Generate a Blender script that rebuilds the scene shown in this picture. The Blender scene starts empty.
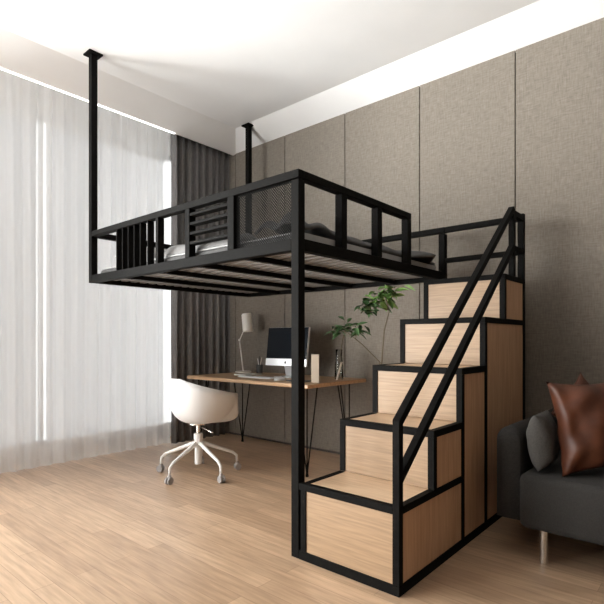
import bpy, bmesh, math, random
from mathutils import Vector, Matrix, noise
random.seed(7)
S = bpy.context.scene
COL = S.collection
PI = math.pi
SKY_SIDE, SKY_SUN, SKY_LOW = 1.78, 14.0, 26.0

# ------------------------------------------------------------------ helpers
def link(name, bm, mat, parent=None, smooth=False, bevel=0.0, subsurf=0, solid=0.0, recalc=True):
    if recalc:
        bmesh.ops.recalc_face_normals(bm, faces=bm.faces[:])
    me = bpy.data.meshes.new(name)
    bm.to_mesh(me); bm.free()
    if mat: me.materials.append(mat)
    if smooth:
        for p in me.polygons: p.use_smooth = True
    o = bpy.data.objects.new(name, me)
    COL.objects.link(o)
    if parent:
        o.parent = parent
        o.matrix_parent_inverse = Matrix.Translation(-parent.location) if parent.type == 'EMPTY' else Matrix.Identity(4)
    if solid:
        m = o.modifiers.new('solid', 'SOLIDIFY'); m.thickness = solid; m.offset = 0
    if subsurf:
        m = o.modifiers.new('sub', 'SUBSURF'); m.levels = subsurf; m.render_levels = subsurf
    if bevel:
        m = o.modifiers.new('bevel', 'BEVEL'); m.width = bevel; m.segments = 2; m.limit_method = 'ANGLE'
    return o

def bx(bm, x0, x1, y0, y1, z0, z1, M=None):
    vs = [bm.verts.new((x, y, z)) for x in (x0, x1) for y in (y0, y1) for z in (z0, z1)]
    for f in ((0,1,3,2),(4,6,7,5),(0,4,5,1),(2,3,7,6),(0,2,6,4),(1,5,7,3)):
        bm.faces.new([vs[i] for i in f])
    if M is not None:
        bmesh.ops.transform(bm, matrix=M, verts=vs)
    return vs

def box(name, mat, parent, x0, x1, y0, y1, z0, z1, bevel=0.0, M=None):
    bm = bmesh.new(); bx(bm, x0, x1, y0, y1, z0, z1, M)
    return link(name, bm, mat, parent, bevel=bevel)

def sweep(bm, pts, r, n=10, caps=True):
    pts = [Vector(p) for p in pts]
    rs = r if isinstance(r, (list, tuple)) else [r]*len(pts)
    rings = []; up = None
    for i, p in enumerate(pts):
        a = pts[max(i-1, 0)]; b = pts[min(i+1, len(pts)-1)]
        d = (b-a).normalized()
        if up is None:
            up = Vector((0,0,1)) if abs(d.z) < .9 else Vector((1,0,0))
        s = d.cross(up).normalized(); up = s.cross(d).normalized()
        rings.append([bm.verts.new(p + (s*math.cos(2*PI*k/n) + up*math.sin(2*PI*k/n))*rs[i]) for k in range(n)])
    for A, B in zip(rings, rings[1:]):
        for k in range(n):
            bm.faces.new((A[k], A[(k+1)%n], B[(k+1)%n], B[k]))
    if caps:
        bm.faces.new(rings[0][::-1]); bm.faces.new(rings[-1])

def beam(bm, a, b, w, h):
    """rectangular bar between two points, w sideways, h vertical-ish"""
    a = Vector(a); b = Vector(b); d = (b-a).normalized()
    s = d.cross(Vector((0,0,1))).normalized()*w/2; u = s.cross(d).normalized()*h/2
    A = [bm.verts.new(a+q) for q in (s+u, -s+u, -s-u, s-u)]
    B = [bm.verts.new(b+q) for q in (s+u, -s+u, -s-u, s-u)]
    for k in range(4): bm.faces.new((A[k], A[(k+1)%4], B[(k+1)%4], B[k]))
    bm.faces.new(A[::-1]); bm.faces.new(B)

def lathe(bm, prof, c=(0,0,0), n=32, M=None):
    vs = []; rings = []
    for r, z in prof:
        if r < 1e-5:
            v = bm.verts.new((c[0], c[1], c[2]+z)); rings.append([v]); vs.append(v)
        else:
            R = [bm.verts.new((c[0]+r*math.cos(2*PI*k/n), c[1]+r*math.sin(2*PI*k/n), c[2]+z)) for k in range(n)]
            rings.append(R); vs += R
    for A, B in zip(rings, rings[1:]):
        for k in range(n):
            a0 = A[0] if len(A) == 1 else A[k]; a1 = A[0] if len(A) == 1 else A[(k+1)%n]
            b0 = B[0] if len(B) == 1 else B[k]; b1 = B[0] if len(B) == 1 else B[(k+1)%n]
            f = []
            for v in (a0, a1, b1, b0):
                if v not in f: f.append(v)
            if len(f) > 2: bm.faces.new(f)
    if M is not None: bmesh.ops.transform(bm, matrix=M, verts=vs)

def thing(name, label, cat, loc, group=None):
    o = bpy.data.objects.new(name, None); COL.objects.link(o)
    o.location = loc; o.empty_display_size = .1
    o['label'] = label; o['category'] = cat
    if group: o['group'] = group
    return o
def tag(o, label, cat, group=None):
    o['label'] = label; o['category'] = cat
    if group: o['group'] = group
    return o
def struct(o):
    o['kind'] = 'structure'; return o

# ------------------------------------------------------------------ materials
def mat(name, col=(.5,.5,.5), rough=.5, metal=0.0, **kw):
    m = bpy.data.materials.new(name); m.use_nodes = True
    nt = m.node_tree; b = nt.nodes['Principled BSDF']
    b.inputs['Base Color'].default_value = (*col, 1)
    b.inputs['Roughness'].default_value = rough
    b.inputs['Metallic'].default_value = metal
    for k, v in kw.items(): b.inputs[k.replace('_', ' ')].default_value = v
    return m
def N(m, t, **kw):
    n = m.node_tree.nodes.new(t)
    for k, v in kw.items():
        if hasattr(n, k): setattr(n, k, v)
        else: n.inputs[k].default_value = v
    return n
def L(m, a, b): m.node_tree.links.new(a, b)
def noisy(m, c1, c2, scale=(1,1,1), detail=6, nscale=5, bump=0.0, bdist=.002, lo=.3, hi=.7, rough=None):
    """colour from stretched noise plus a light bump"""
    b = m.node_tree.nodes['Principled BSDF']
    tc = N(m, 'ShaderNodeTexCoord'); mp = N(m, 'ShaderNodeMapping'); mp.inputs['Scale'].default_value = scale
    L(m, tc.outputs['Object'], mp.inputs['Vector'])
    nz = N(m, 'ShaderNodeTexNoise'); nz.inputs['Scale'].default_value = nscale; nz.inputs['Detail'].default_value = detail
    L(m, mp.outputs['Vector'], nz.inputs['Vector'])
    cr = N(m, 'ShaderNodeValToRGB'); cr.color_ramp.elements[0].position = lo; cr.color_ramp.elements[1].position = hi
    cr.color_ramp.elements[0].color = (*c1, 1); cr.color_ramp.elements[1].color = (*c2, 1)
    L(m, nz.outputs['Fac'], cr.inputs['Fac']); L(m, cr.outputs['Color'], b.inputs['Base Color'])
    if bump:
        bp = N(m, 'ShaderNodeBump'); bp.inputs['Strength'].default_value = bump; bp.inputs['Distance'].default_value = bdist
        L(m, nz.outputs['Fac'], bp.inputs['Height']); L(m, bp.outputs['Normal'], b.inputs['Normal'])
    return m

M_steel = noisy(mat('black_powder_coated_steel', rough=.6, Specular_IOR_Level=.04), (.0045,.0042,.0038), (.0075,.007,.0063), nscale=60, bump=.1, bdist=.0005)
M_slat = mat('pale_slat_wood', (.17,.152,.135), .6)
M_oak_front = noisy(mat('oak_veneer_horizontal', rough=.5), (.235,.148,.080), (.335,.215,.120), scale=(1.2,14,26), nscale=4, bump=.08, bdist=.001)  # same oak as the sides, toned darker to offset strong light on the risers
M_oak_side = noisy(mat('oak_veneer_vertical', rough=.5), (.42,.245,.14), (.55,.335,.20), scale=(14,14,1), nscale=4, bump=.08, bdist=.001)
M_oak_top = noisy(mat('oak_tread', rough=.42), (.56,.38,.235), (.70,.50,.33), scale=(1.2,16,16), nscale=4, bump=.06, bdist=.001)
M_desk = noisy(mat('desk_oak', rough=.4), (.42,.25,.13), (.60,.39,.22), scale=(1,12,12), nscale=4)
M_white = noisy(mat('white_paint', rough=.75), (.84,.83,.82), (.87,.86,.85), nscale=3)
M_frame = mat('white_window_frame', (.85,.85,.85), .4)
M_plastic = mat('white_plastic', (.70,.70,.70), .45)
M_whitemetal = mat('white_metal', (.78,.77,.75), .32)
M_castor = mat('grey_caster_rubber', (.32,.30,.29), .5)
M_chrome = mat('brushed_steel', (.7,.69,.67), .25, 1.0)
M_alu = mat('silver_aluminium', (.72,.73,.74), .35, .6)
M_screen = mat('dark_screen_glass', (.005,.007,.011), .12, Specular_IOR_Level=.12)
M_blackpl = mat('black_plastic', (.01,.01,.01), .4)
M_paper = mat('white_paper', (.85,.83,.78), .7)
M_book = mat('beige_cover', (.62,.54,.44), .6)
M_light = mat('white_lamp_metal', (.80,.77,.72), .4)
M_sofa = noisy(mat('charcoal_sofa_fabric', rough=.95), (.013,.0115,.010), (.024,.0215,.019), nscale=160, detail=3, bump=.5, bdist=.002)
M_cush = noisy(mat('grey_cushion_fabric', rough=.95), (.05,.046,.042), (.075,.07,.064), nscale=150, detail=3, bump=.5, bdist=.002)
M_leather = noisy(mat('brown_leather', rough=.48, Specular_IOR_Level=.35), (.034,.009,.004), (.085,.024,.008), nscale=9, bump=.5, bdist=.006)
M_sheet = noisy(mat('light_grey_bed_linen', rough=.9), (.34,.335,.33), (.42,.412,.405), nscale=12, bump=.2, bdist=.003)
M_blanket = noisy(mat('grey_blanket_wool', rough=.9), (.13,.127,.124), (.18,.176,.172), nscale=14, bump=.3, bdist=.003)
M_duvet = noisy(mat('dark_grey_bed_linen', rough=.9), (.055,.053,.052), (.085,.082,.08), nscale=14, bump=.3, bdist=.003)
M_drape = noisy(mat('charcoal_drape_cloth', rough=.85), (.125,.12,.118), (.20,.194,.192), scale=(30,30,3), nscale=8, bump=.2, bdist=.001)
M_stem = mat('brown_green_stem', (.10,.075,.04), .6)
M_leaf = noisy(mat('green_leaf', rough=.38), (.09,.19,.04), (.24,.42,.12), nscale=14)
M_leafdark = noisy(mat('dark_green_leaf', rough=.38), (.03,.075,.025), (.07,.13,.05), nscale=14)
M_pot = noisy(mat('dark_stoneware', rough=.6), (.05,.05,.05), (.08,.078,.075), nscale=12)

# wall panels: woven linen look
M_panel = mat('linen_wall_panel', rough=.9)
def linen(m):
    b = m.node_tree.nodes['Principled BSDF']
    tc = N(m, 'ShaderNodeTexCoord')
    outs = []
    for sc in ((1,1,7),(7,1,1)):
        mp = N(m, 'ShaderNodeMapping'); mp.inputs['Scale'].default_value = sc
        L(m, tc.outputs['Object'], mp.inputs['Vector'])
        nz = N(m, 'ShaderNodeTexNoise'); nz.inputs['Scale'].default_value = 16; nz.inputs['Detail'].default_value = 6
        L(m, mp.outputs['Vector'], nz.inputs['Vector']); outs.append(nz.outputs['Fac'])
    mx = N(m, 'ShaderNodeMix'); mx.data_type = 'FLOAT'; mx.inputs[0].default_value = .5
    L(m, outs[0], mx.inputs[2]); L(m, outs[1], mx.inputs[3])
    cr = N(m, 'ShaderNodeValToRGB'); cr.color_ramp.elements[0].position = .36; cr.color_ramp.elements[1].position = .66
    cr.color_ramp.elements[0].color = (.148,.127,.103,1); cr.color_ramp.elements[1].color = (.230,.202,.168,1)
    L(m, mx.outputs[0], cr.inputs['Fac']); L(m, cr.outputs['Color'], b.inputs['Base Color'])
    bp = N(m, 'ShaderNodeBump'); bp.inputs['Strength'].default_value = .35; bp.inputs['Distance'].default_value = .002
    L(m, mx.outputs[0], bp.inputs['Height']); L(m, bp.outputs['Normal'], b.inputs['Normal'])
linen(M_panel)
M_groove = mat('dark_panel_groove', (.05,.045,.038), .8)
M_skirt = mat('dark_brown_skirting', (.04,.028,.02), .5)

# floor: staggered laminate planks
M_floor = mat('oak_plank_floor', rough=.36, Specular_IOR_Level=1.0)
def planks(m):
    b = m.node_tree.nodes['Principled BSDF']
    tc = N(m, 'ShaderNodeTexCoord')
    br = N(m, 'ShaderNodeTexBrick'); br.offset = .37; br.inputs['Scale'].default_value = 1
    br.inputs['Brick Width'].default_value = 1.15; br.inputs['Row Height'].default_value = .095
    br.inputs['Mortar Size'].default_value = .0012; br.inputs['Mortar Smooth'].default_value = .2
    br.inputs['Color1'].default_value = (.42,.285,.185,1); br.inputs['Color2'].default_value = (.57,.405,.27,1)
    br.inputs['Mortar'].default_value = (.30,.19,.12,1)
    L(m, tc.outputs['Object'], br.inputs['Vector'])
    mp = N(m, 'ShaderNodeMapping'); mp.inputs['Scale'].default_value = (1.3, 15, 1)
    L(m, tc.outputs['Object'], mp.inputs['Vector'])
    nz = N(m, 'ShaderNodeTexNoise'); nz.inputs['Scale'].default_value = 3.2; nz.inputs['Detail'].default_value = 8
    L(m, mp.outputs['Vector'], nz.inputs['Vector'])
    cr = N(m, 'ShaderNodeValToRGB'); cr.color_ramp.elements[0].position = .3; cr.color_ramp.elements[1].position = .7
    cr.color_ramp.elements[0].color = (.72,.68,.64,1); cr.color_ramp.elements[1].color = (1.08,1.06,1.04,1)
    L(m, nz.outputs['Fac'], cr.inputs['Fac'])
    mx = N(m, 'ShaderNodeMix'); mx.data_type = 'RGBA'; mx.blend_type = 'MULTIPLY'; mx.inputs[0].default_value = 1
    L(m, br.outputs['Color'], mx.inputs[6]); L(m, cr.outputs['Color'], mx.inputs[7])
    L(m, mx.outputs[2], b.inputs['Base Color'])
    bp = N(m, 'ShaderNodeBump'); bp.inputs['Strength'].default_value = .12; bp.inputs['Distance'].default_value = .001
    L(m, nz.outputs['Fac'], bp.inputs['Height']); L(m, bp.outputs['Normal'], b.inputs['Normal'])
planks(M_floor)

def cloth_sheer(name, col, transp, transl):
    m = bpy.data.materials.new(name); m.use_nodes = True
    nt = m.node_tree; nt.nodes.clear()
    out = nt.nodes.new('ShaderNodeOutputMaterial')
    d = nt.nodes.new('ShaderNodeBsdfDiffuse'); d.inputs['Color'].default_value = (*col, 1)
    t = nt.nodes.new('ShaderNodeBsdfTranslucent'); t.inputs['Color'].default_value = (*col, 1)
    p = nt.nodes.new('ShaderNodeBsdfTransparent')
    m1 = nt.nodes.new('ShaderNodeMixShader'); m1.inputs[0].default_value = transl
    m2 = nt.nodes.new('ShaderNodeMixShader'); m2.inputs[0].default_value = transp
    L(m, d.outputs[0], m1.inputs[1]); L(m, t.outputs[0], m1.inputs[2])
    L(m, m1.outputs[0], m2.inputs[1]); L(m, p.outputs[0], m2.inputs[2]); L(m, m2.outputs[0], out.inputs['Surface'])
    return m
M_sheer = cloth_sheer('white_sheer_voile', (.93,.92,.91), .42, .62)
M_blind = cloth_sheer('pale_grey_blind_slats', (.64,.64,.65), .0, .72)

def pane_mat(name, tint=(1,1,1), gloss=.06):
    m = bpy.data.materials.new(name); m.use_nodes = True
    nt = m.node_tree; nt.nodes.clear()
    out = nt.nodes.new('ShaderNodeOutputMaterial')
    p = nt.nodes.new('ShaderNodeBsdfTransparent'); p.inputs['Color'].default_value = (*tint, 1)
    g = nt.nodes.new('ShaderNodeBsdfGlossy'); g.inputs['Roughness'].default_value = .03
    f = nt.nodes.new('ShaderNodeLayerWeight'); f.inputs['Blend'].default_value = gloss
    mx = nt.nodes.new('ShaderNodeMixShader')
    L(m, f.outputs['Fresnel'], mx.inputs[0]); L(m, p.outputs[0], mx.inputs[1]); L(m, g.outputs[0], mx.inputs[2]); L(m, mx.outputs[0], out.inputs['Surface'])
    return m
M_pane = pane_mat('window_glass', (.97,.98,.98), .08)
M_vase = pane_mat('clear_vase_glass', (.94,.95,.945), .22)

# ------------------------------------------------------------------ room
X0, X1, Y0, Y1 = -4.80, 1.70, -2.60, 3.83
ZC, ZP = 3.385, 3.25
struct(box('floor', M_floor, None, X0-.1, X1+.1, Y0-.1, Y1+.1, -.12, 0))
# ceiling with a shallow sloping border and a curtain recess over the windows
bm = bmesh.new()
xi, xo, yi, yo = -4.01, -4.33, 3.545, Y1
v = lambda *p: bm.verts.new(p)
a = v(X1+.1, Y0-.1, ZC); b_ = v(xi, Y0-.1, ZC); c = v(xi, yi, ZC); d = v(X1+.1, yi, ZC)
e = v(xo, Y0-.1, ZP); f = v(xo, yo, ZP); g = v(X1+.1, yo, ZP)
e1 = v(xo-.02, Y0-.1, ZP); f1 = v(xo-.02, yo, ZP)
h = v(xo-.02, Y0-.1, ZC); i_ = v(xo-.02, yo, ZC); j = v(X0-.1, Y0-.1, ZC); k = v(X0-.1, yo, ZC)
top = [v(X0-.1, Y0-.1, 3.6), v(X1+.1, Y0-.1, 3.6), v(X1+.1, yo, 3.6), v(X0-.1, yo, 3.6)]
for F in ((a,d,c,b_),(b_,c,f,e),(c,d,g,f),(e,f,f1,e1),(e1,f1,i_,h),(h,i_,k,j),tuple(top)): bm.faces.new(F)
bm.faces.new((g, top[2], top[3], k, i_, f1, f)); bm.faces.new((a, top[1], top[2], g, d))
bm.faces.new((a, b_, e, e1, h, j, top[0], top[1])); bm.faces.new((j, k, top[3], top[0]))
struct(link('ceiling', bm, M_white))
# back wall: dark backing with linen covered panels, each a part
wb = struct(box('wall_back', M_groove, None, X0-.1, X1+.1, Y1, Y1+.15, 0, 3.6))
seams = [X0-.1] + [-1.189+.78*q for q in range(-4, 4)]
seams = [s for s in seams if s < X1] + [X1+.1]
seams = sorted(seams)
for s0, s1 in zip(seams, seams[1:]):
    o = box('wall_panel', M_panel, wb, s0+.004, s1-.004, Y1-.022, Y1+.002, .022, 3.262, bevel=.002)
struct(box('baseboard_back', M_skirt, None, X0, X1, Y1-.018, Y1, 0, .022))
struct(box('wall_right', M_panel, None, X1, X1+.15, Y0-.1, Y1, 0, 3.5))
FX0, FX1 = -4.65, -2.90
bm = bmesh.new()
bx(bm, X0-.1, FX0, Y0-.15, Y0, 0, 3.5); bx(bm, FX1, X1+.1, Y0-.15, Y0, 0, 3.5)
bx(bm, FX0, FX1, Y0-.15, Y0, 0, .10); bx(bm, FX0, FX1, Y0-.15, Y0, 3.25, 3.5)
struct(link('wall_front', bm, M_white))
bm = bmesh.new()
for q in range(4):
    xx = FX0+(FX1-FX0-.05)*q/3; bx(bm, xx, xx+.05, Y0-.11, Y0-.04, .10, 3.25)
bx(bm, FX0, FX1, Y0-.11, Y0-.04, .10, .15); bx(bm, FX0, FX1, Y0-.11, Y0-.04, 3.20, 3.25)
w = struct(link('window_4', bm, M_frame))  # unseen window added behind the camera to light the room
box('glass_pane', M_pane, w, FX0+.05, FX1-.05, Y0-.085, Y0-.077, .15, 3.20)
# window wall
wins = [(-2.30, .60), (.87, 1.885), (1.885, 3.45)]
bm = bmesh.new()
bx(bm, X0-.15, X0, Y0-.1, -2.30, 0, 3.6); bx(bm, X0-.15, X0, 3.45, Y1+.1, 0, 3.6)
bx(bm, X0-.15, X0, .60, .87, .10, 3.21); bx(bm, X0-.15, X0, -2.30, 3.45, 0, .10); bx(bm, X0-.15, X0, -2.30, 3.45, 3.21, 3.6)
struct(link('wall_left', bm, M_white))
for n, (ya, yb) in enumerate(wins):
    bm = bmesh.new()
    for (p, q, r, s) in ((ya, ya+.014, .10, 3.21), (yb-.014, yb, .10, 3.21), (ya, yb, .10, .15), (ya, yb, 3.16, 3.21)):
        bx(bm, X0-.11, X0-.04, p, q, r, s)
    w = struct(link('window_%d' % (n+1), bm, M_frame, bevel=.003))
    box('glass_pane', M_pane, w, X0-.085, X0-.077, ya+.014, yb-.014, .15, 3.16)
# unseen wall added outside to shade the second and third windows
struct(box('added_shade_wall', M_white, None, -9.8, X0-.15, .66, .82, -9.0, 9.0))
# outdoor light: a pale overcast sky, much brighter towards the sun's side
W = bpy.data.worlds.new('World'); S.world = W; W.use_nodes = True
nt = W.node_tree; bg = nt.nodes['Background']; bg.inputs['Color'].default_value = (.99, .985, .975, 1)
tc = nt.nodes.new('ShaderNodeTexCoord'); sp = nt.nodes.new('ShaderNodeVectorMath'); sp.operation = 'DOT_PRODUCT'
sp.inputs[1].default_value = Vector((-.70, -.62, .36)).normalized()
mr = nt.nodes.new('ShaderNodeMapRange'); mr.interpolation_type = 'SMOOTHSTEP'
mr.inputs[1].default_value = .78; mr.inputs[2].default_value = .97
mr.inputs[3].default_value = SKY_SIDE; mr.inputs[4].default_value = SKY_SUN
nt.links.new(tc.outputs['Generated'], sp.inputs[0]); nt.links.new(sp.outputs['Value'], mr.inputs[0])
# second glow below the horizon, added on the same side to brighten the ceiling
s2 = nt.nodes.new('ShaderNodeVectorMath'); s2.operation = 'DOT_PRODUCT'
s2.inputs[1].default_value = Vector((-.46, -.76, -.47)).normalized()
m2 = nt.nodes.new('ShaderNodeMapRange'); m2.interpolation_type = 'SMOOTHSTEP'
m2.inputs[1].default_value = .68; m2.inputs[2].default_value = .98
m2.inputs[3].default_value = 0; m2.inputs[4].default_value = SKY_LOW
ad = nt.nodes.new('ShaderNodeMath'); ad.operation = 'ADD'
nt.links.new(tc.outputs['Generated'], s2.inputs[0]); nt.links.new(s2.outputs['Value'], m2.inputs[0])
nt.links.new(mr.outputs[0], ad.inputs[0]); nt.links.new(m2.outputs[0], ad.inputs[1])
nt.links.new(ad.outputs[0], bg.inputs['Strength'])
for nm, sx_, sy_, loc, rot in (('left_portal', 5.8, 3.2, (X0-.16, .57, 1.65), (PI/2, 0, -PI/2)),
                     ('front_portal', FX1-FX0, 3.15, ((FX0+FX1)/2, Y0-.17, 1.67), (PI/2, 0, 0))):
    pl = bpy.data.lights.new(nm, 'AREA'); pl.shape = 'RECTANGLE'; pl.size = sx_; pl.size_y = sy_
    pl.cycles.is_portal = True
    po = bpy.data.objects.new(nm, pl); COL.objects.link(po); po.location = loc; po.rotation_euler = rot

# ------------------------------------------------------------------ curtains and blinds
def curtain_mesh(bm, ya, yb, xc, z0, z1, amp, pitch, seed, ny):
    rows = 10; grid = []
    for j in range(rows+1):
        z = z0 + (z1-z0)*j/rows; r = []
        for i in range(ny+1):
            y = ya + (yb-ya)*i/ny
            ph = y*2*PI/pitch + 2.2*noise.noise(Vector((y*1.7, seed, z*.12)))
            am = amp*(.6 + .5*noise.noise(Vector((y*3.1, seed+5, z*.3))))
            x = xc + am*math.sin(ph) + .3*am*math.sin(2.3*ph+seed)
            x += .012*noise.noise(Vector((y*5, z*.5, seed)))
            r.append(bm.verts.new((x, y, z)))
        grid.append(r)
    for j in range(rows):
        for i in range(ny):
            bm.faces.new((grid[j][i], grid[j][i+1], grid[j+1][i+1], grid[j+1][i]))
bm = bmesh.new(); curtain_mesh(bm, 1.02, 3.02, -4.46, .015, 3.345, .028, .135, 3.0, 380)
sh = thing('sheer_curtain', 'floor-length white sheer curtain hanging in front of the windows', 'curtain', (-4.46, 0, 0))
link('sheer_cloth', bm, M_sheer, sh, smooth=True, recalc=False)
bm = bmesh.new()
curtain_mesh(bm, 1.02, 3.02, -4.455, .014, .05, .028, .135, 3.0, 380)
link('hem', bm, M_sheer, sh, smooth=True, recalc=False)
tr = thing('curtain_track', 'white double curtain track in the ceiling recess above the curtains', 'curtain track', (-4.45, 0, 3.385))
box('front_rail', M_whitemetal, tr, -4.405, -4.385, -2.5, 3.79, 3.345, 3.385)
box('rear_rail', M_whitemetal, tr, -4.47, -4.45, -2.5, 3.79, 3.345, 3.385)
dr = thing('blackout_curtain', 'charcoal floor-length curtain drawn back into the corner behind the desk', 'curtain', (-4.40, 3.4, 0))
bm = bmesh.new(); curtain_mesh(bm, 3.005, 3.775, -4.395, .012, 3.345, .040, .094, 1.3, 420)
link('curtain_cloth', bm, M_drape, dr, smooth=True, solid=.003, recalc=False)
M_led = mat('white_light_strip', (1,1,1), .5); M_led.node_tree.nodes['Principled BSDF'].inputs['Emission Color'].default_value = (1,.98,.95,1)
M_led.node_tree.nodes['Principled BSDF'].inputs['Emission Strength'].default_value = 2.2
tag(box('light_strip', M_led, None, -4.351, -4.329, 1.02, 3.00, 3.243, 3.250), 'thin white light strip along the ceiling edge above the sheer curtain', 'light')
# venetian blinds hanging at each window
names = ['', 'pale closed blind behind the sheer curtain, in the window at the left picture edge',
         'pale closed blind behind the sheer curtain, in the window next to the charcoal curtain']
for n, (ya, yb) in enumerate(wins):
    if n == 0: continue
    bl = thing('window_blind', names[n], 'blind', (-4.70, (ya+yb)/2, 3.1), group='blinds behind the sheer curtain')
    ya2, yb2 = ((0, 0), (.90, 1.782), (1.868, 3.10))[n]
    bm = bmesh.new(); z = .17
    while z < 3.06:
        a_, c_ = (-4.712, -4.692)
        vs = [bm.verts.new(p) for p in ((a_, ya2, z), (a_, yb2, z), (c_, yb2, z+.027), (c_, ya2, z+.027))]
        bm.faces.new(vs); z += .0255
    link('slats', bm, M_blind, bl, recalc=False)
    box('head_rail', M_frame, bl, -4.72, -4.685, ya2, yb2, 3.055, 3.095)
    box('bottom_rail', M_frame, bl, -4.714, -4.69, ya2, yb2, .145, .168)

# ------------------------------------------------------------------ loft bed
BX0, BX1, BY0, BY1 = -3.855, -1.625, 1.855, 3.595
t = .05; ZB0, ZB1, ZR = 1.556, 1.616, 1.963
bed = thing('loft_bed', 'black steel loft bed hung from two ceiling posts over the desk', 'bed', (BX0, BY0, 0))
bv = .003
def steel(name, *a, parent=bed): return box(name, M_steel, parent, *a, bevel=bv)
steel('corner_post', BX1-t, BX1, BY0, BY0+t, 0, ZR-t)
steel('corner_post', BX1-t, BX1, BY1-t, BY1, 0, ZR-t)
for (px, py) in ((BX0, BY0), (BX0, BY1-t)):
    hp = steel('ceiling_post', px, px+t, py, py+t, ZB0, ZC-.01)
    box('ceiling_plate', M_steel, hp, px-.03, px+t+.03, py-.03, py+t+.03, ZC-.012 - (.012 if py > 3 else 0), ZC - (.0 if py < 3 else .012), bevel=.001)
steel('side_beam', BX0+t, BX1-t, BY0, BY0+t, ZB0, ZB1)
steel('side_beam', BX0+t, BX1-t, BY1-t, BY1, ZB0, ZB1)
steel('end_beam', BX0, BX0+t, BY0+t, BY1-t, ZB0, ZB1)
steel('end_beam', BX1-t, BX1, BY0+t, BY1-t, ZB0, ZB1)
steel('top_rail', BX0+t, BX1, BY0, BY0+t, ZR-.042, ZR)
steel('top_rail', BX0+t, BX1, BY1-t, BY1, ZR-.042, ZR)
steel('top_rail', BX0, BX0+t, BY0+t, BY1-t, ZR-.042, ZR)
steel('top_rail', BX1-t, BX1, BY0+t, 3.025, ZR-.042, ZR)
for y in (2.225, 2.60, 2.975): steel('guard_post', BX1-t, BX1, y, y+t, ZB1, ZR-.042)
# front guard: posts, upright slats, level slats, mesh panel
for x, w_ in ((-3.425, .012), (-3.005+.10, .03), (-2.575, .045), (-2.17, .055)):
    steel('guard_post', x, x+w_, BY0, BY0+t, ZB1, ZR-.042)
for x in (-3.345, -3.265, -3.185, -3.105, -3.01): steel('upright_slat', x, x+.011, BY0+.002, BY0+.052, ZB1, ZR-.042)
for z in (1.695, 1.755, 1.815, 1.873): steel('level_slat', -2.53, -2.17, BY0+.002, BY0+.055, z, z+.018)
# diamond mesh panel
mx0, mx1, mz0, mz1 = -2.115, BX1-t, ZB1, ZR-.042
bm = bmesh.new(); st = .0165; w_ = .0028
def strand(cx, sgn):
    # line z - mz0 = sgn*(x - cx), clipped to the panel
    H = mz1-mz0; pts = []
    xa, xb = (cx, cx+sgn*H)
    lo, hi = min(xa, xb), max(xa, xb)
    lo2, hi2 = max(lo, mx0), min(hi, mx1)
    if hi2-lo2 < .004: return
    za = mz0 + sgn*(lo2-cx); zb = mz0 + sgn*(hi2-cx)
    beam(bm, (lo2, BY0+.022+sgn*.0012, za), (hi2, BY0+.022+sgn*.0012, zb), .0025, w_)
cx = mx0-.31
while cx < mx1+.31:
    strand(cx, 1); strand(cx, -1); cx += st
link('mesh_panel', bm, M_steel, bed)
for x in (-3.38, -2.93, -2.50, -2.07):
    steel('cross_beam', x-.02, x+.02, BY0+t, BY1-t, ZB0+.002, ZB0+.032)
n = 19
for q in range(n):
    y = BY0+t+.03+(BY1-BY0-2*t-.10)*q/(n-1)
    box('bed_slat', M_slat, bed, BX0+t, BX1-t, y, y+.045, ZB0+.032, ZB0+.044)

# mattress and bedding
def pillow_mesh(bm, w, d, h, M, wr=.012, seed=0, n=22, corner=.5, pinch=.06):
    def surf(sg):
        g = []
        for j in range(n+1):
            r = []
            for i in range(n+1):
                u = -1+2*i/n; v_ = -1+2*j/n
                e_ = max(0, (1-abs(u)**2.6))**.5 * max(0, (1-abs(v_)**2.6))**.5
                px = u*(w/2)*(1-pinch*(1-abs(v_)**3)*0 - pinch*(1-v_*v_)*abs(u)**3)
                py = v_*(d/2)*(1-pinch*(1-u*u)*abs(v_)**3)
                z = sg*h/2*e_ + wr*noise.noise(Vector((u*2.3+seed, v_*2.3, seed+sg)))*(e_ > 0)*min(1, e_*3)
                r.append((px, py, z))
            g.append(r)
        return g
    T = surf(1); B = surf(-1)
    tv = [[bm.verts.new(M @ Vector(p)) for p in r] for r in T]
    bvs = [[tv[j][i] if i in (0, n) or j in (0, n) else bm.verts.new(M @ Vector(B[j][i])) for i in range(n+1)] for j in range(n+1)]
    for G in (tv, bvs):
        for j in range(n):
            for i in range(n):
                try: bm.faces.new((G[j][i], G[j][i+1], G[j+1][i+1], G[j+1][i]))
                except ValueError: pass
mt = tag(box('mattress', M_duvet, None, BX0+t+.012, BX1-t-.022, BY0+t+.012, BY1-t-.012, ZB0+.045, 1.660, bevel=.02),
         'thin dark grey mattress lying on the slats of the loft bed', 'mattress')
bm = bmesh.new()
bx(bm, BX0+t+.03, BX1-t-.012, BY0+t+.02, BY1-t-.02, 1.661, 1.668); bx(bm, BX1-t-.020, BX1-t-.012, BY0+t+.02, BY1-t-.02, 1.618, 1.661)
tag(link('bed_sheet', bm, M_sheet, None), 'light grey sheet under the duvet, its edge hanging at the foot of the loft bed', 'sheet')
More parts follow.
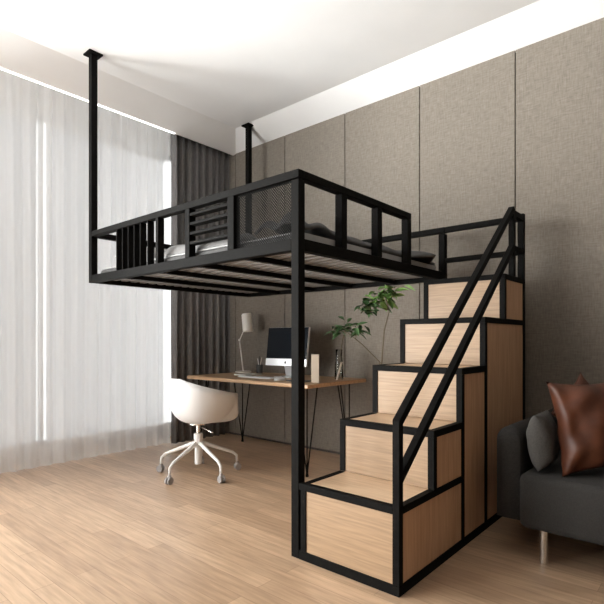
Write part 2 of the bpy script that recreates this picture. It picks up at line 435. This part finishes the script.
def blanket():
    bm = bmesh.new(); nx, ny = 50, 24; x0, x1, y0, y1 = -2.98, -2.13, 1.93, 2.30; g = []
    for j in range(ny+1):
        r = []
        for i in range(nx+1):
            u = i/nx; w = j/ny; x = x0+(x1-x0)*u; y = y0+(y1-y0)*w
            e = min(1, 9*min(u, 1-u, w, 1-w)+.02)**.5
            z = 1.672 + e*(.070 + .022*noise.noise(Vector((x*7, y*5, 3))) + .012*math.sin(x*16+y*30))
            r.append(bm.verts.new((x+.02*noise.noise(Vector((y*9, x*2, 1))), y, z)))
        g.append(r)
    b = [bm.verts.new((v_.co.x, v_.co.y, 1.670)) for v_ in (g[0] + [r[-1] for r in g[1:]] + g[-1][-2::-1] + [r[0] for r in g[-2:0:-1]])]
    ring = g[0] + [r[-1] for r in g[1:]] + g[-1][-2::-1] + [r[0] for r in g[-2:0:-1]]
    for q in range(len(b)): bm.faces.new((ring[q], ring[(q+1)%len(b)], b[(q+1)%len(b)], b[q]))
    bm.faces.new(b)
    for j in range(ny):
        for i in range(nx): bm.faces.new((g[j][i], g[j][i+1], g[j+1][i+1], g[j+1][i]))
    return link('folded_blanket', bm, M_blanket, None, smooth=True)
tag(blanket(), 'grey folded blanket lying behind the level slats of the loft bed', 'blanket')
def duvet():
    bm = bmesh.new(); nx, ny = 90, 76; x0, x1, y0, y1 = -3.05, -1.70, 1.925, 3.525
    top = []; 
    for j in range(ny+1):
        r = []
        for i in range(nx+1):
            x = x0+(x1-x0)*i/nx; y = y0+(y1-y0)*j/ny
            y = max(y, 2.34 - max(0, x+2.14)*2.6 if x < -2.0 else 1.925) if y < 2.34 else y
            ex = min(x-x0, x1-x, y-y0, y1-y)
            nz = noise.noise(Vector((x*3.0, y*3.6, 1.7)))*.5 + .35*noise.noise(Vector((x*8+3*noise.noise(Vector((x*2, y*2, 5))), y*8, 4.2)))
            z = 1.672 + .055*(1-math.exp(-max(ex, 0)*16)) + .035*(nz+.25)*min(1, ex*14+.1)
            # rumpled heap by the near corner post
            dd = ((x+1.86)/.20)**2 + ((y-2.06)/.22)**2
            z += .055*math.exp(-dd)*(1+.5*math.sin(x*34+y*22))
            # turned-down roll at the pillow end
            z += .02*math.exp(-((x-x0-.12)/.07)**2)
            xx = x; zz = max(z, 1.672)
            # far corner flops over the bed edge towards the stairs
            k_ = max(0, 1-abs(y-3.27)/.17)
            if i > nx*.86 and k_ > 0:
                s_ = (i-nx*.86)/(nx*.14)
                xx += s_*k_*.13; zz += .02*s_*k_
            r.append(bm.verts.new((xx, y, zz)))
        top.append(r)
    for j in range(ny):
        for i in range(nx):
            bm.faces.new((top[j][i], top[j][i+1], top[j+1][i+1], top[j+1][i]))
    o = link('duvet', bm, M_duvet, None, smooth=True)
    m = o.modifiers.new('solid', 'SOLIDIFY'); m.thickness = .016; m.offset = 1
    return o
tag(duvet(), 'rumpled dark grey duvet spread over the loft bed mattress', 'duvet')
for n_, (px, py, rz, lab) in enumerate(((-3.50, 2.32, .12, 'light grey pillow on the loft bed, nearer the front guard rail'),
                                (-3.50, 3.08, -.08, 'light grey pillow on the loft bed, nearer the panelled wall'))):
    bm = bmesh.new()
    pillow_mesh(bm, .44, .66, .15, Matrix.Translation((px, py, 1.758)) @ Matrix.Rotation(rz, 4, 'Z'), seed=n_*3)
    tag(link('bed_pillow', bm, M_sheet, None, smooth=True), lab, 'pillow', 'pillows on the loft bed')
# ------------------------------------------------------------------ storage staircase
SX0, SX1 = -1.612, -1.054
run, s = .33, .034
SY = [1.855+run*q for q in range(5)]; SYB = 3.59
SZ = [.382, .665, .950, 1.235, 1.520]
stair = thing('storage_staircase', 'black framed staircase of five oak-faced storage boxes beside the loft bed', 'staircase', (SX0, SY[0], 0))
def sst(name, *a): return box(name, M_steel, stair, *a, bevel=.002)
sst('base_bar', BX1+.001, SX1, SY[0], SY[0]+s, 0, .045)
sst('base_bar', SX1-s, SX1, SY[0]+s, SYB, 0, .045)
sst('base_bar', SX0, SX0+s, SY[0]+s, SYB, 0, .045)
sst('base_bar', SX0+s, SX1-s, SYB-s, SYB, 0, .045)
prev = .0
for q in range(5):
    y = SY[q]; z1 = SZ[q]; zb = .045 if q == 0 else SZ[q-1]
    yend = SYB
    # corner uprights of this step
    zr0 = .045
    sst('upright', SX1-s, SX1, y, y+s, (.045 if q in (0, 2, 3) else SZ[q-1]), z1-s if q else .80-.045)
    sst('upright', SX0, SX0+s, y, y+s, (.045 if q == 0 else SZ[q-1]), z1-s)
    # front bar and the side bars round the tread
    sst('front_bar', BX1+.001 if q == 0 else SX0, SX1-(s if q == 0 else 0), y, y+s, z1-s, z1)
    ye = (SY[q+1] if q < 4 else SYB)
    sst('tread_bar', SX0, SX0+s, y+s, ye, z1-s, z1)
    sst('tread_bar', SX1-s, SX1, y+s, ye if q != 3 and q != 0 else (SY[2] if q == 0 else SYB-s), z1-s, z1)
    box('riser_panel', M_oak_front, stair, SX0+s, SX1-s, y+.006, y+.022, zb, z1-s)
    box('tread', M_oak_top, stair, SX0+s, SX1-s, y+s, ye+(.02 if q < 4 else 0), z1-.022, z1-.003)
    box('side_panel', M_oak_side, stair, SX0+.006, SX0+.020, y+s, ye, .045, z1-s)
def sp_(y0, y1, z0, z1): box('side_panel', M_oak_side, stair, SX1-.020, SX1-.006, y0, y1, z0, z1)
sp_(SY[0]+s, SY[2], .045, SZ[0]-s); sp_(SY[1]+s, SY[2], SZ[0], SZ[1]-s)
sp_(SY[2]+s, SY[3], .045, SZ[2]-s); sp_(SY[3]+s, SYB-s, .045, SZ[3]-s); sp_(SY[4]+s, SYB-s, SZ[3], SZ[4]-s)
sst('back_post', SX1-.04, SX1, SYB-.04, SYB, .045, 1.972)
box('back_panel', M_oak_side, stair, SX0+s, SX1-.04, SYB-.02, SYB-.006, .045, SZ[4]-s)
# guard and handrail
sst('guard_post', SX1-s, SX1, 3.345, 3.379, SZ[4], 1.965)
sst('guard_rail', BX1+.002, SX1-.04, SYB-.04, SYB, ZR-.04, ZR)
sst('guard_rail', BX1+.002, SX1-.04, SYB-.04, SYB, 1.690, 1.725)
sst('guard_rail', SX1-s, SX1, 3.379, SYB-.04, ZR-.045, ZR-.005)
sst('guard_rail', SX1-s, SX1, 3.379, SYB-.04, 1.690, 1.725)
for (za, zb_) in ((.742, 1.966), (.490, 1.715)):
    bm = bmesh.new()
    beam(bm, (SX1-s/2, SY[0]+.012, za), (SX1-s/2, 3.362, zb_), .036, .036)
    link('handrail', bm, M_steel, stair, bevel=.003)

# ------------------------------------------------------------------ desk
DX0, DX1, DY0, DY1, DZ = -4.08, -2.50, 2.965, 3.80, .745
desk = thing('desk', 'light oak desk top on black hairpin legs under the loft bed', 'desk', (DX0, DY0, 0))
box('desk_top', M_desk, desk, DX0, DX1, DY0, DY1, DZ-.032, DZ, bevel=.006)
for sx, sy in ((0,0),(1,0),(0,1),(1,1)):
    cx = DX0+.12 if not sx else DX1-.05; cy = DY0+.05 if not sy else DY1-.20
    ix = 1 if not sx else -1; iy = 1 if not sy else -1
    bm = bmesh.new()
    foot = Vector((cx, cy, .004))
    for (ax, ay) in ((0, 0), (.13*ix, .0), (.0, .13*iy)):
        sweep(bm, [foot+Vector((ax*.04, ay*.04, 0)), foot+Vector((ax*.06, ay*.06, .05)), Vector((cx+ax, cy+ay, DZ-.036))], .0055, 8)
    lathe(bm, [(0, 0), (.012, 0), (.014, .015), (.006, .03), (0, .03)], (cx, cy, 0), 12)
    bx(bm, min(cx, cx+.14*ix)-.01, max(cx, cx+.14*ix)+.01, min(cy, cy+.14*iy)-.01, max(cy, cy+.14*iy)+.01, DZ-.037, DZ-.032)
    link('hairpin_leg', bm, M_steel, desk)
DT = DZ

# lamp
lp = thing('desk_lamp', 'slim white desk lamp with cylindrical shade at the curtain end of the desk', 'lamp', (-3.98, 3.64, DT))
bm = bmesh.new(); lathe(bm, [(0, 0), (.085, 0), (.088, .006), (.085, .016), (.02, .02), (0, .02)], (-3.97, 3.62, DT), 40); link('lamp_base', bm, M_light, lp, smooth=False)
bm = bmesh.new(); sweep(bm, [(-3.97, 3.62, DT+.018), (-4.03, 3.62, 1.10)], .007, 10); link('lower_arm', bm, M_light, lp, smooth=True)
bm = bmesh.new(); sweep(bm, [(-4.03, 3.62, 1.095), (-3.935, 3.615, 1.235)], .006, 10); link('upper_arm', bm, M_light, lp, smooth=True)
bm = bmesh.new(); bmesh.ops.create_uvsphere(bm, u_segments=14, v_segments=8, radius=.013, matrix=Matrix.Translation((-4.03, 3.62, 1.10))); link('joint', bm, M_light, lp, smooth=True)
bm = bmesh.new()
lathe(bm, [(0, .195), (.048, .195), (.055, .18), (.055, .0), (.051, .0), (.051, .17), (0, .175)], (0, 0, 0), 36,
      Matrix.Translation((-3.872, 3.60, 1.190)) @ Matrix.Rotation(.12, 4, 'Y') @ Matrix.Rotation(0, 4, 'X') @ Matrix.Rotation(-.24, 4, 'Y'))
link('lamp_shade', bm, M_light, lp, smooth=True, bevel=.002)

# all-in-one computer
cp = thing('desktop_computer', 'silver all-in-one computer with dark screen in the middle of the desk', 'computer', (-3.10, 3.44, DT))
R = Matrix.Translation((-3.165, 3.42, 0)) @ Matrix.Rotation(.05, 4, 'Z')
tilt = R @ Matrix.Translation((0, 0, .855)) @ Matrix.Rotation(-.12, 4, 'X') @ Matrix.Diagonal((.94, 1, .96, 1))
o = box('display_housing', M_alu, cp, -.265, .265, .004, .026, 0, .385, bevel=.004, M=tilt)
o = box('screen', M_screen, cp, -.262, .262, .000, .0035, .070, .382, M=tilt)
o = box('chin', M_alu, cp, -.265, .265, -.001, .0035, .0, .068, M=tilt)
o['label'] = 'silver chin below the screen'
bm = bmesh.new()   # the small dark mark on the chin
pts = []
for q in range(40):
    a_ = 2*PI*q/40; r_ = .0135*(1-.10*abs(math.cos(a_/1))**8)
    x_, z_ = r_*math.cos(a_), r_*math.sin(a_)*1.02
    z_ -= .0022*math.exp(-(x_/.004)**2)*(1 if z_ > 0 else -1)
    dx, dz = x_-.0165, z_-.001
    dd = math.hypot(dx, dz)
    if dd < .0065: x_, z_ = .0165+dx/dd*.0065, .001+dz/dd*.0065
    pts.append((x_, z_))
vs = [bm.verts.new(tilt @ Vector((x_, -.0016, .033+z_))) for x_, z_ in pts]; bm.faces.new(vs)
vs = [bm.verts.new(tilt @ Vector((x_, -.0016, .033+z_))) for x_, z_ in ((.0005,.0148),(.003,.0155),(.0065,.0215),(.0035,.0200))]; bm.faces.new(vs)
link('logo', bm, M_blackpl, cp)
bm = bmesh.new()
bx(bm, -.095, .095, -.05, .13, DT, DT+.008, R)
link('stand_foot', bm, M_alu, cp, bevel=.003)
bm = bmesh.new(); beam(bm, R @ Vector((0, .115, DT+.006)), R @ Vector((0, .045, 1.06)), .17, .010); link('stand_neck', bm, M_alu, cp, bevel=.002)

# things on the desk
kb = thing('keyboard', 'slim white keyboard in front of the computer', 'keyboard', (-3.36, 3.22, DT))
Mk = Matrix.Translation((-3.33, 3.22, DT)) @ Matrix.Rotation(.03, 4, 'Z')
box('keyboard_base', M_whitemetal, kb, -.21, .21, -.06, .06, 0, .008, bevel=.002, M=Mk)
bm = bmesh.new()
for r_ in range(5):
    for q in range(14):
        x_ = -.203+q*.0292; y_ = -.054+r_*.0215
        bx(bm, x_, x_+.0262, y_, y_+.0185, .008, .0115, Mk)
link('keys', bm, M_plastic, kb)
ms = thing('computer_mouse', 'rounded white mouse on the desk to the right of the keyboard', 'mouse', (-2.98, 3.14, DT))
def dome(bm, w, d, h, M, n=14):
    g = []
    for j in range(n+1):
        r = []
        for i in range(n+1):
            u = -1+2*i/n; v_ = -1+2*j/n
            x_ = u*math.sqrt(1-v_*v_/2); y_ = v_*math.sqrt(1-u*u/2)
            rr = min(1, x_*x_+y_*y_)
            r.append(bm.verts.new(M @ Vector((x_*w/2, y_*d/2, h*(1-rr)**.5))))
        g.append(r)
    for j in range(n):
        for i in range(n): bm.faces.new((g[j][i], g[j][i+1], g[j+1][i+1], g[j+1][i]))
    bm.faces.new([g[0][i] for i in range(n+1)] + [g[j][n] for j in range(1, n+1)] + [g[n][i] for i in range(n-1, -1, -1)] + [g[j][0] for j in range(n-1, 0, -1)])
Mm = Matrix.Translation((-2.97, 3.14, DT)) @ Matrix.Rotation(-.5, 4, 'Z')
bm = bmesh.new(); dome(bm, .062, .112, .034, Mm); link('mouse_shell', bm, M_plastic, ms, smooth=True)
bm = bmesh.new(); bx(bm, -.002, .002, .015, .035, .024, .034, Mm); link('scroll_wheel', bm, M_blackpl, ms)
nb = tag(box('notebook', M_paper, None, -3.76, -3.58, 3.30, 3.52, DT, DT+.012, bevel=.002, M=None), 'flat white notebook lying left of the keyboard near the lamp base', 'notebook')
pad = tag(box('black_notebook', M_blackpl, None, -2.86, -2.66, 3.10, 3.24, DT, DT+.010, bevel=.002), 'thin black notebook behind the front post, next to the upright beige book', 'notebook')
bk = thing('upright_book', 'pale beige book standing upright on the right half of the desk', 'book', (-2.52, 3.1, DT))
Mb = Matrix.Translation((-2.585, 3.16, DT)) @ Matrix.Rotation(.66, 4, 'Z')
bm = bmesh.new(); bx(bm, -.031, -.028, 0, .15, 0, .235, Mb); bx(bm, .028, .031, 0, .15, 0, .235, Mb); bx(bm, -.031, .031, -.003, 0, 0, .235, Mb)
link('cover', bm, M_book, bk, bevel=.001)
bm = bmesh.new(); bx(bm, -.028, .028, 0, .146, .003, .231, Mb); link('pages', bm, M_paper, bk)
# pencil cup
pc = thing('pencil_cup', 'small dark pencil cup by the lamp on the desk', 'pencil cup', (-3.86, 3.70, DT))
bm = bmesh.new(); lathe(bm, [(0, 0), (.034, 0), (.036, .09), (.033, .09), (.031, .006), (0, .006)], (-3.80, 3.70, DT), 28); link('cup_body', bm, M_pot, pc, smooth=True, bevel=.001)
for q, (dx, dy, hh, mm, lab) in enumerate(((.014, .004, .17, M_book, 'tan pencil leaning left in the dark pencil cup'),
                                     (-.010, .012, .185, M_blackpl, 'tall black pen standing in the dark pencil cup'),
                                     (.000, -.014, .16, M_whitemetal, 'short white pen in the dark pencil cup'))):
    bm = bmesh.new(); a_ = Vector((-3.80-dx*.5, 3.70-dy*.5, DT+.008)); b2 = Vector((-3.80+dx*2.0, 3.70+dy*2.0, DT+hh))
    sweep(bm, [a_, a_.lerp(b2, .94), b2], [.004, .004, .001], 8)
    tag(link('pencil' if q == 0 else 'pen', bm, mm), lab, 'pencil' if q == 0 else 'pen')
# bottle vase with a dry stem
vz = thing('glass_vase', 'tall clear glass vase at the far right corner of the desk', 'vase', (-2.66, 3.60, DT))
bm = bmesh.new(); lathe(bm, [(0, 0), (.036, 0), (.040, .01), (.036, .12), (.026, .20), (.030, .27), (.027, .27), (.023, .20), (.033, .12), (.036, .012), (0, .01)], (-2.635, 3.56, DT), 28)
link('vase_body', bm, M_vase, vz, smooth=True)
bm = bmesh.new(); sweep(bm, [(-2.63, 3.56, DT+.013), (-2.625, 3.56, DT+.18), (-2.60, 3.55, DT+.30), (-2.575, 3.55, DT+.40)], .004, 8)
sprig = tag(link('dry_twig', bm, M_stem, smooth=True), 'bare brown twig standing in the glass vase', 'twig')
pn = thing('paper_tag', 'small pale paper tag leaning diagonally against the glass vase', 'tag', (-2.60, 3.50, DT))
bm = bmesh.new(); beam(bm, (-2.615, 3.500, DT+.0), (-2.565, 3.505, DT+.16), .025, .004); link('tag_card', bm, M_paper, pn)

# ------------------------------------------------------------------ plant on the floor behind the staircase
plant = thing('potted_plant', 'tall leafy green branches rising from a pot between staircase and desk', 'plant', (-2.0, 3.25, 0))
bm = bmesh.new(); lathe(bm, [(0, 0), (.10, 0), (.125, .05), (.13, .22), (.085, .44), (.05, .52), (.055, .56), (.045, .56), (.04, .52), (.07, .42), (.0, .40)], (-2.0, 3.25, 0), 40)
link('pot', bm, M_pot, plant, smooth=True)
stems = [
 ([(-2.0,3.25,.42),(-2.0,3.25,.93),(-1.976,3.25,1.176),(-1.941,3.26,1.313),(-1.955,3.25,1.40),(-1.97,3.22,1.48)], .006),
 ([(-2.0,3.25,.42),(-2.01,3.24,.93),(-2.139,3.20,1.061),(-2.25,3.16,1.155),(-2.31,3.14,1.175),(-2.38,3.13,1.18)], .005),
 ([(-1.945,3.25,1.33),(-2.03,3.22,1.36),(-2.121,3.18,1.37)], .003),
 ([(-1.955,3.25,1.40),(-1.90,3.24,1.45),(-1.80,3.24,1.50)], .003),
 ([(-2.2,3.19,1.11),(-2.16,3.16,1.17),(-2.085,3.14,1.155)], .0025),
 ([(-2.22,3.18,1.135),(-2.25,3.16,1.22),(-2.28,3.14,1.265)], .0025),
]
bm = bmesh.new()
for pts, r_ in stems: sweep(bm, pts, [r_*(1-.5*q/(len(pts)-1)) for q in range(len(pts))], 7)
link('stem', bm, M_stem, plant, smooth=True)
def leaf(bm, base, d, ln, wd, droop, roll):
    d = Vector(d).normalized(); s_ = d.cross(Vector((0,0,1)))
    if s_.length < .1: s_ = Vector((1,0,0))
    s_.normalize(); u_ = s_.cross(d)
    s2 = s_*math.cos(roll)+u_*math.sin(roll); u2 = u_*math.cos(roll)-s_*math.sin(roll)
    prof = [(0,.04),(.12,.35),(.3,.85),(.5,1),(.7,.8),(.88,.4),(1,.02)]
    L_, C_, R_ = [], [], []
    for tt, w in prof:
        p = Vector(base) + d*ln*tt + Vector((0,0,-droop*ln*tt*tt))
        C_.append(bm.verts.new(p)); L_.append(bm.verts.new(p+s2*wd*w/2+u2*wd*w*.18)); R_.append(bm.verts.new(p-s2*wd*w/2+u2*wd*w*.18))
    for q in range(len(prof)-1):
        bm.faces.new((L_[q], C_[q], C_[q+1], L_[q+1])); bm.faces.new((C_[q], R_[q], R_[q+1], C_[q+1]))
rng = random.Random(4)
def cluster(bm, c, rad, cnt, ln, wd):
    for q in range(cnt):
        a_ = rng.uniform(0, 2*PI); el = rng.uniform(-.5, .7)
        d = Vector((math.cos(a_)*math.cos(el), math.sin(a_)*math.cos(el), math.sin(el)))
        off = Vector((rng.uniform(-1,1)*rad[0], rng.uniform(-1,1)*rad[1], rng.uniform(-1,1)*rad[2]))
        leaf(bm, Vector(c)+off, d, ln*rng.uniform(.7,1.2), wd*rng.uniform(.8,1.2), rng.uniform(.1,.5), rng.uniform(-.8,.8))
bm = bmesh.new()
cluster(bm, (-1.965, 3.24, 1.43), (.065,.06,.05), 44, .10, .044)
cluster(bm, (-1.93, 3.22, 1.475), (.05,.05,.02), 7, .09, .036)
leaf(bm, (-1.86,3.24,1.475), (1,0,.15), .11, .03, .25, .5)
leaf(bm, (-1.80,3.24,1.50), (.9,.1,-.1), .09, .028, .4, .9)
o = link('foliage', bm, M_leaf, plant, smooth=True, recalc=False)
bm = bmesh.new()
cluster(bm, (-2.07, 3.20, 1.36), (.07,.05,.045), 36, .09, .04)
cluster(bm, (-2.21, 3.16, 1.185), (.10,.05,.03), 26, .10, .036)
cluster(bm, (-2.345, 3.13, 1.175), (.05,.04,.02), 13, .10, .032)
for (b0, d0, l0) in (((-2.13,3.15,1.165),(1,0,-.05),.10),((-2.27,3.14,1.255),(-.6,0,.5),.09),((-2.25,3.15,1.235),(.5,0,.7),.07),((-2.38,3.13,1.165),(-1,0,-.1),.10)):
    leaf(bm, b0, d0, l0, .03, .3, .6)
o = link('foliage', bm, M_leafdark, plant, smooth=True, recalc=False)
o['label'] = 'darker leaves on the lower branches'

# ------------------------------------------------------------------ swivel chair
CX, CY = -3.276, 2.493
ch = thing('swivel_chair', 'white shell swivel chair on a five-arm caster base, drawn up to the desk', 'chair', (CX, CY, 0))
face = math.radians(92)        # direction the sitter faces
def sstep(a, b, x):
    q = min(1, max(0, (x-a)/(b-a))); return q*q*(3-2*q)
bm = bmesh.new(); na, nr = 72, 16; rings = []
for j in range(1, nr+1):
    tt = j/nr; r = []
    for i in range(na):
        th = 2*PI*i/na                     # 0 = front
        dev = abs((th+PI) % (2*PI)-PI)      # angle away from the front
        back = sstep(math.radians(40), math.radians(57), dev)
        hi_ = .668 + .130*min(1, max(0, (dev-math.radians(60))/math.radians(105)))**1.3
        zr = .490 + (hi_-.490)*back
        rad_ = (.268 + .03*math.cos(th)*(1-back)) * (1 + .02*back)
        z0_ = .425
        k_ = 1-(1-tt)**1.7
        rr = rad_*k_
        if back > 0: rr *= (1 + .045*sstep(.6, 1, tt)*back)
        p_ = 4.2 - 1.6*back
        z = z0_ + (zr-z0_)*tt**p_ if back < .02 else z0_ + (zr-z0_)*((tt**p_))
        # stretch sideways so the arms sit wide
        lx = rr*math.cos(th) + .035*tt; ly = rr*math.sin(th)*1.05
        a_ = face
        r.append(bm.verts.new((CX+lx*math.cos(a_)-ly*math.sin(a_), CY+lx*math.sin(a_)+ly*math.cos(a_), z)))
    rings.append(r)
cv = bm.verts.new((CX, CY, .425))
for i in range(na): bm.faces.new((cv, rings[0][i], rings[0][(i+1)%na]))
for A, B in zip(rings, rings[1:]):
    for i in range(na): bm.faces.new((A[i], A[(i+1)%na], B[(i+1)%na], B[i]))
link('seat_shell', bm, M_plastic, ch, smooth=True, solid=.012, recalc=True)
bm = bmesh.new(); lathe(bm, [(0, .33), (.018, .33), (.018, .405), (.075, .412), (.075, .424), (0, .424)], (CX, CY, 0), 24); link('seat_stem', bm, M_chrome, ch, smooth=False)
bm = bmesh.new(); lathe(bm, [(0, .085), (.026, .085), (.030, .10), (.030, .27), (.036, .29), (.036, .335), (0, .335)], (CX, CY, 0), 28); link('column', bm, M_whitemetal, ch, smooth=False, bevel=.002)
bm = bmesh.new(); sweep(bm, [(CX+.01, CY, .395), (CX+.13, CY+.03, .355), (CX+.15, CY+.033, .352)], .005, 8); link('lever', bm, M_chrome, ch, smooth=True)
for q in range(5):
    a_ = math.radians(66+72*q); d = Vector((math.cos(a_), math.sin(a_), 0)); o0 = Vector((CX, CY, 0))
    bm = bmesh.new()
    P_ = [o0+d*.02+Vector((0,0,.255)), o0+d*.06+Vector((0,0,.245)), o0+d*.29+Vector((0,0,.155)), o0+d*.325+Vector((0,0,.125)), o0+d*.33+Vector((0,0,.064))]
    sweep(bm, P_, [.019, .018, .012, .0115, .010], 12)
    lg = link('base_arm', bm, M_whitemetal, ch, smooth=True)
    bm = bmesh.new(); cc = o0+d*.335+Vector((0,0,.029)); w1 = Vector((-d.y, d.x, 0))
    for sg in (-1, 1):
        Mx = Matrix.Translation(cc+w1*.014*sg) @ w1.to_track_quat('Z', 'Y').to_matrix().to_4x4()
        lathe(bm, [(0, -.009), (.024, -.009), (.029, -.005), (.029, .005), (.024, .009), (0, .009)], (0,0,0), 20, Mx)
    lathe(bm, [(0, 0), (.015, 0), (.015, .03), (.009, .04), (0, .04)], (cc.x-d.x*.005, cc.y-d.y*.005, .034), 12)
    c_ = link('caster', bm, M_castor, lg)
    c_['label'] = 'grey twin-wheel caster'

# ------------------------------------------------------------------ sofa and cushions
sofa = thing('sofa', 'charcoal fabric sofa on short steel legs to the right of the staircase', 'sofa', (-.93, 2.6, 0))
def rbox(name, m, parent, x0, x1, y0, y1, z0, z1, r, seg=4):
    bm = bmesh.new(); bx(bm, x0, x1, y0, y1, z0, z1)
    bmesh.ops.recalc_face_normals(bm, faces=bm.faces[:])
    bmesh.ops.bevel(bm, geom=bm.edges[:], offset=r, segments=seg, affect='EDGES', profile=.5)
    return link(name, bm, m, parent, smooth=True)
rbox('seat_base', M_sofa, sofa, -.785, 1.20, 2.555, 3.50, .165, .435, .035)
def arm(xa, xb):
    bm = bmesh.new(); n = 18; prof = []
    h_, w_ = .650, xb-xa; r_ = w_/2
    prof = [(xa, .17), (xb, .17)] + [(xa+r_+r_*math.cos(PI*q/n), h_-r_+r_*math.sin(PI*q/n)) for q in range(n+1)]
    yy = [2.615, 2.63, 2.655, 3.60]; sh_ = [.90, .975, 1.0, 1.0]; cxm = (xa+xb)/2; czm = .42
    rg = [[bm.verts.new((cxm+(x-cxm)*s_, y, czm+(z-czm)*s_)) for x, z in prof] for y, s_ in zip(yy, sh_)]
    for A, B in zip(rg, rg[1:]):
        for q in range(len(prof)): bm.faces.new((A[q], A[(q+1)%len(prof)], B[(q+1)%len(prof)], B[q]))
    bm.faces.new(rg[0][::-1]); bm.faces.new(rg[-1])
    link('armrest', bm, M_sofa, sofa, smooth=True)
arm(-.915, -.790); arm(1.205, 1.365)
rbox('back_cushion', M_sofa, sofa, -.780, 1.19, 3.38, 3.66, .43, .78, .07)
for (x, y) in ((-.68, 2.61), (1.08, 2.61), (-.68, 3.44), (1.08, 3.44)):
    bm = bmesh.new(); lathe(bm, [(0, 0), (.017, 0), (.0185, .004), (.0185, .166), (0, .166)], (x, y, 0), 24)
    l_ = link('leg', bm, M_chrome, sofa, smooth=False); l_['label'] = 'short brushed steel leg'
def stand_pillow(name, m, c, w, h, th, yaw, lean, seed, label, roll=0.0, wr=.012, pinch=.06, cat='cushion'):
    """upright pillow: w along its width, h tall"""
    Mx = Matrix.Translation(c) @ Matrix.Rotation(yaw, 4, 'Z') @ Matrix.Rotation(PI/2-lean, 4, 'X') @ Matrix.Rotation(roll, 4, 'Z')
    bm = bmesh.new(); pillow_mesh(bm, w, h, th, Mx, seed=seed, n=30, wr=wr, pinch=pinch)
    return tag(link(name, bm, m, None, smooth=True), label, cat)
stand_pillow('fabric_cushion', M_cush, (-.718, 2.74, .585), .26, .28, .13, math.radians(92), .06, 2, 'grey fabric cushion standing against the left arm of the sofa')
stand_pillow('leather_pillow', M_leather, (-.475, 2.80, .680), .45, .47, .20, math.radians(40), .16, 5, 'large glossy brown leather pillow standing in front on the sofa', wr=.03, pinch=.14, cat='pillow', roll=.09)
stand_pillow('leather_pillow', M_leather, (-.625, 3.18, .690), .32, .32, .10, math.radians(58), .04, 11, 'smaller leather pillow behind, one corner sticking up over the large one', wr=.02, pinch=.14, cat='pillow', roll=PI/4)

# ------------------------------------------------------------------ camera and view
cam = bpy.data.cameras.new('camera'); co = bpy.data.objects.new('camera', cam); COL.objects.link(co)
co.location = (0, 0, 1.1); co.rotation_euler = (PI/2, 0, math.atan2(424, 491))
cam.sensor_width = 36; cam.lens = 36*491/604; cam.shift_y = 38/604; cam.clip_start = .05
S.camera = co
S.view_settings.view_transform = 'Standard'; S.view_settings.look = 'None'
S.view_settings.gamma = 1; S.view_settings.use_curve_mapping = False
S.view_settings.exposure = 0.12
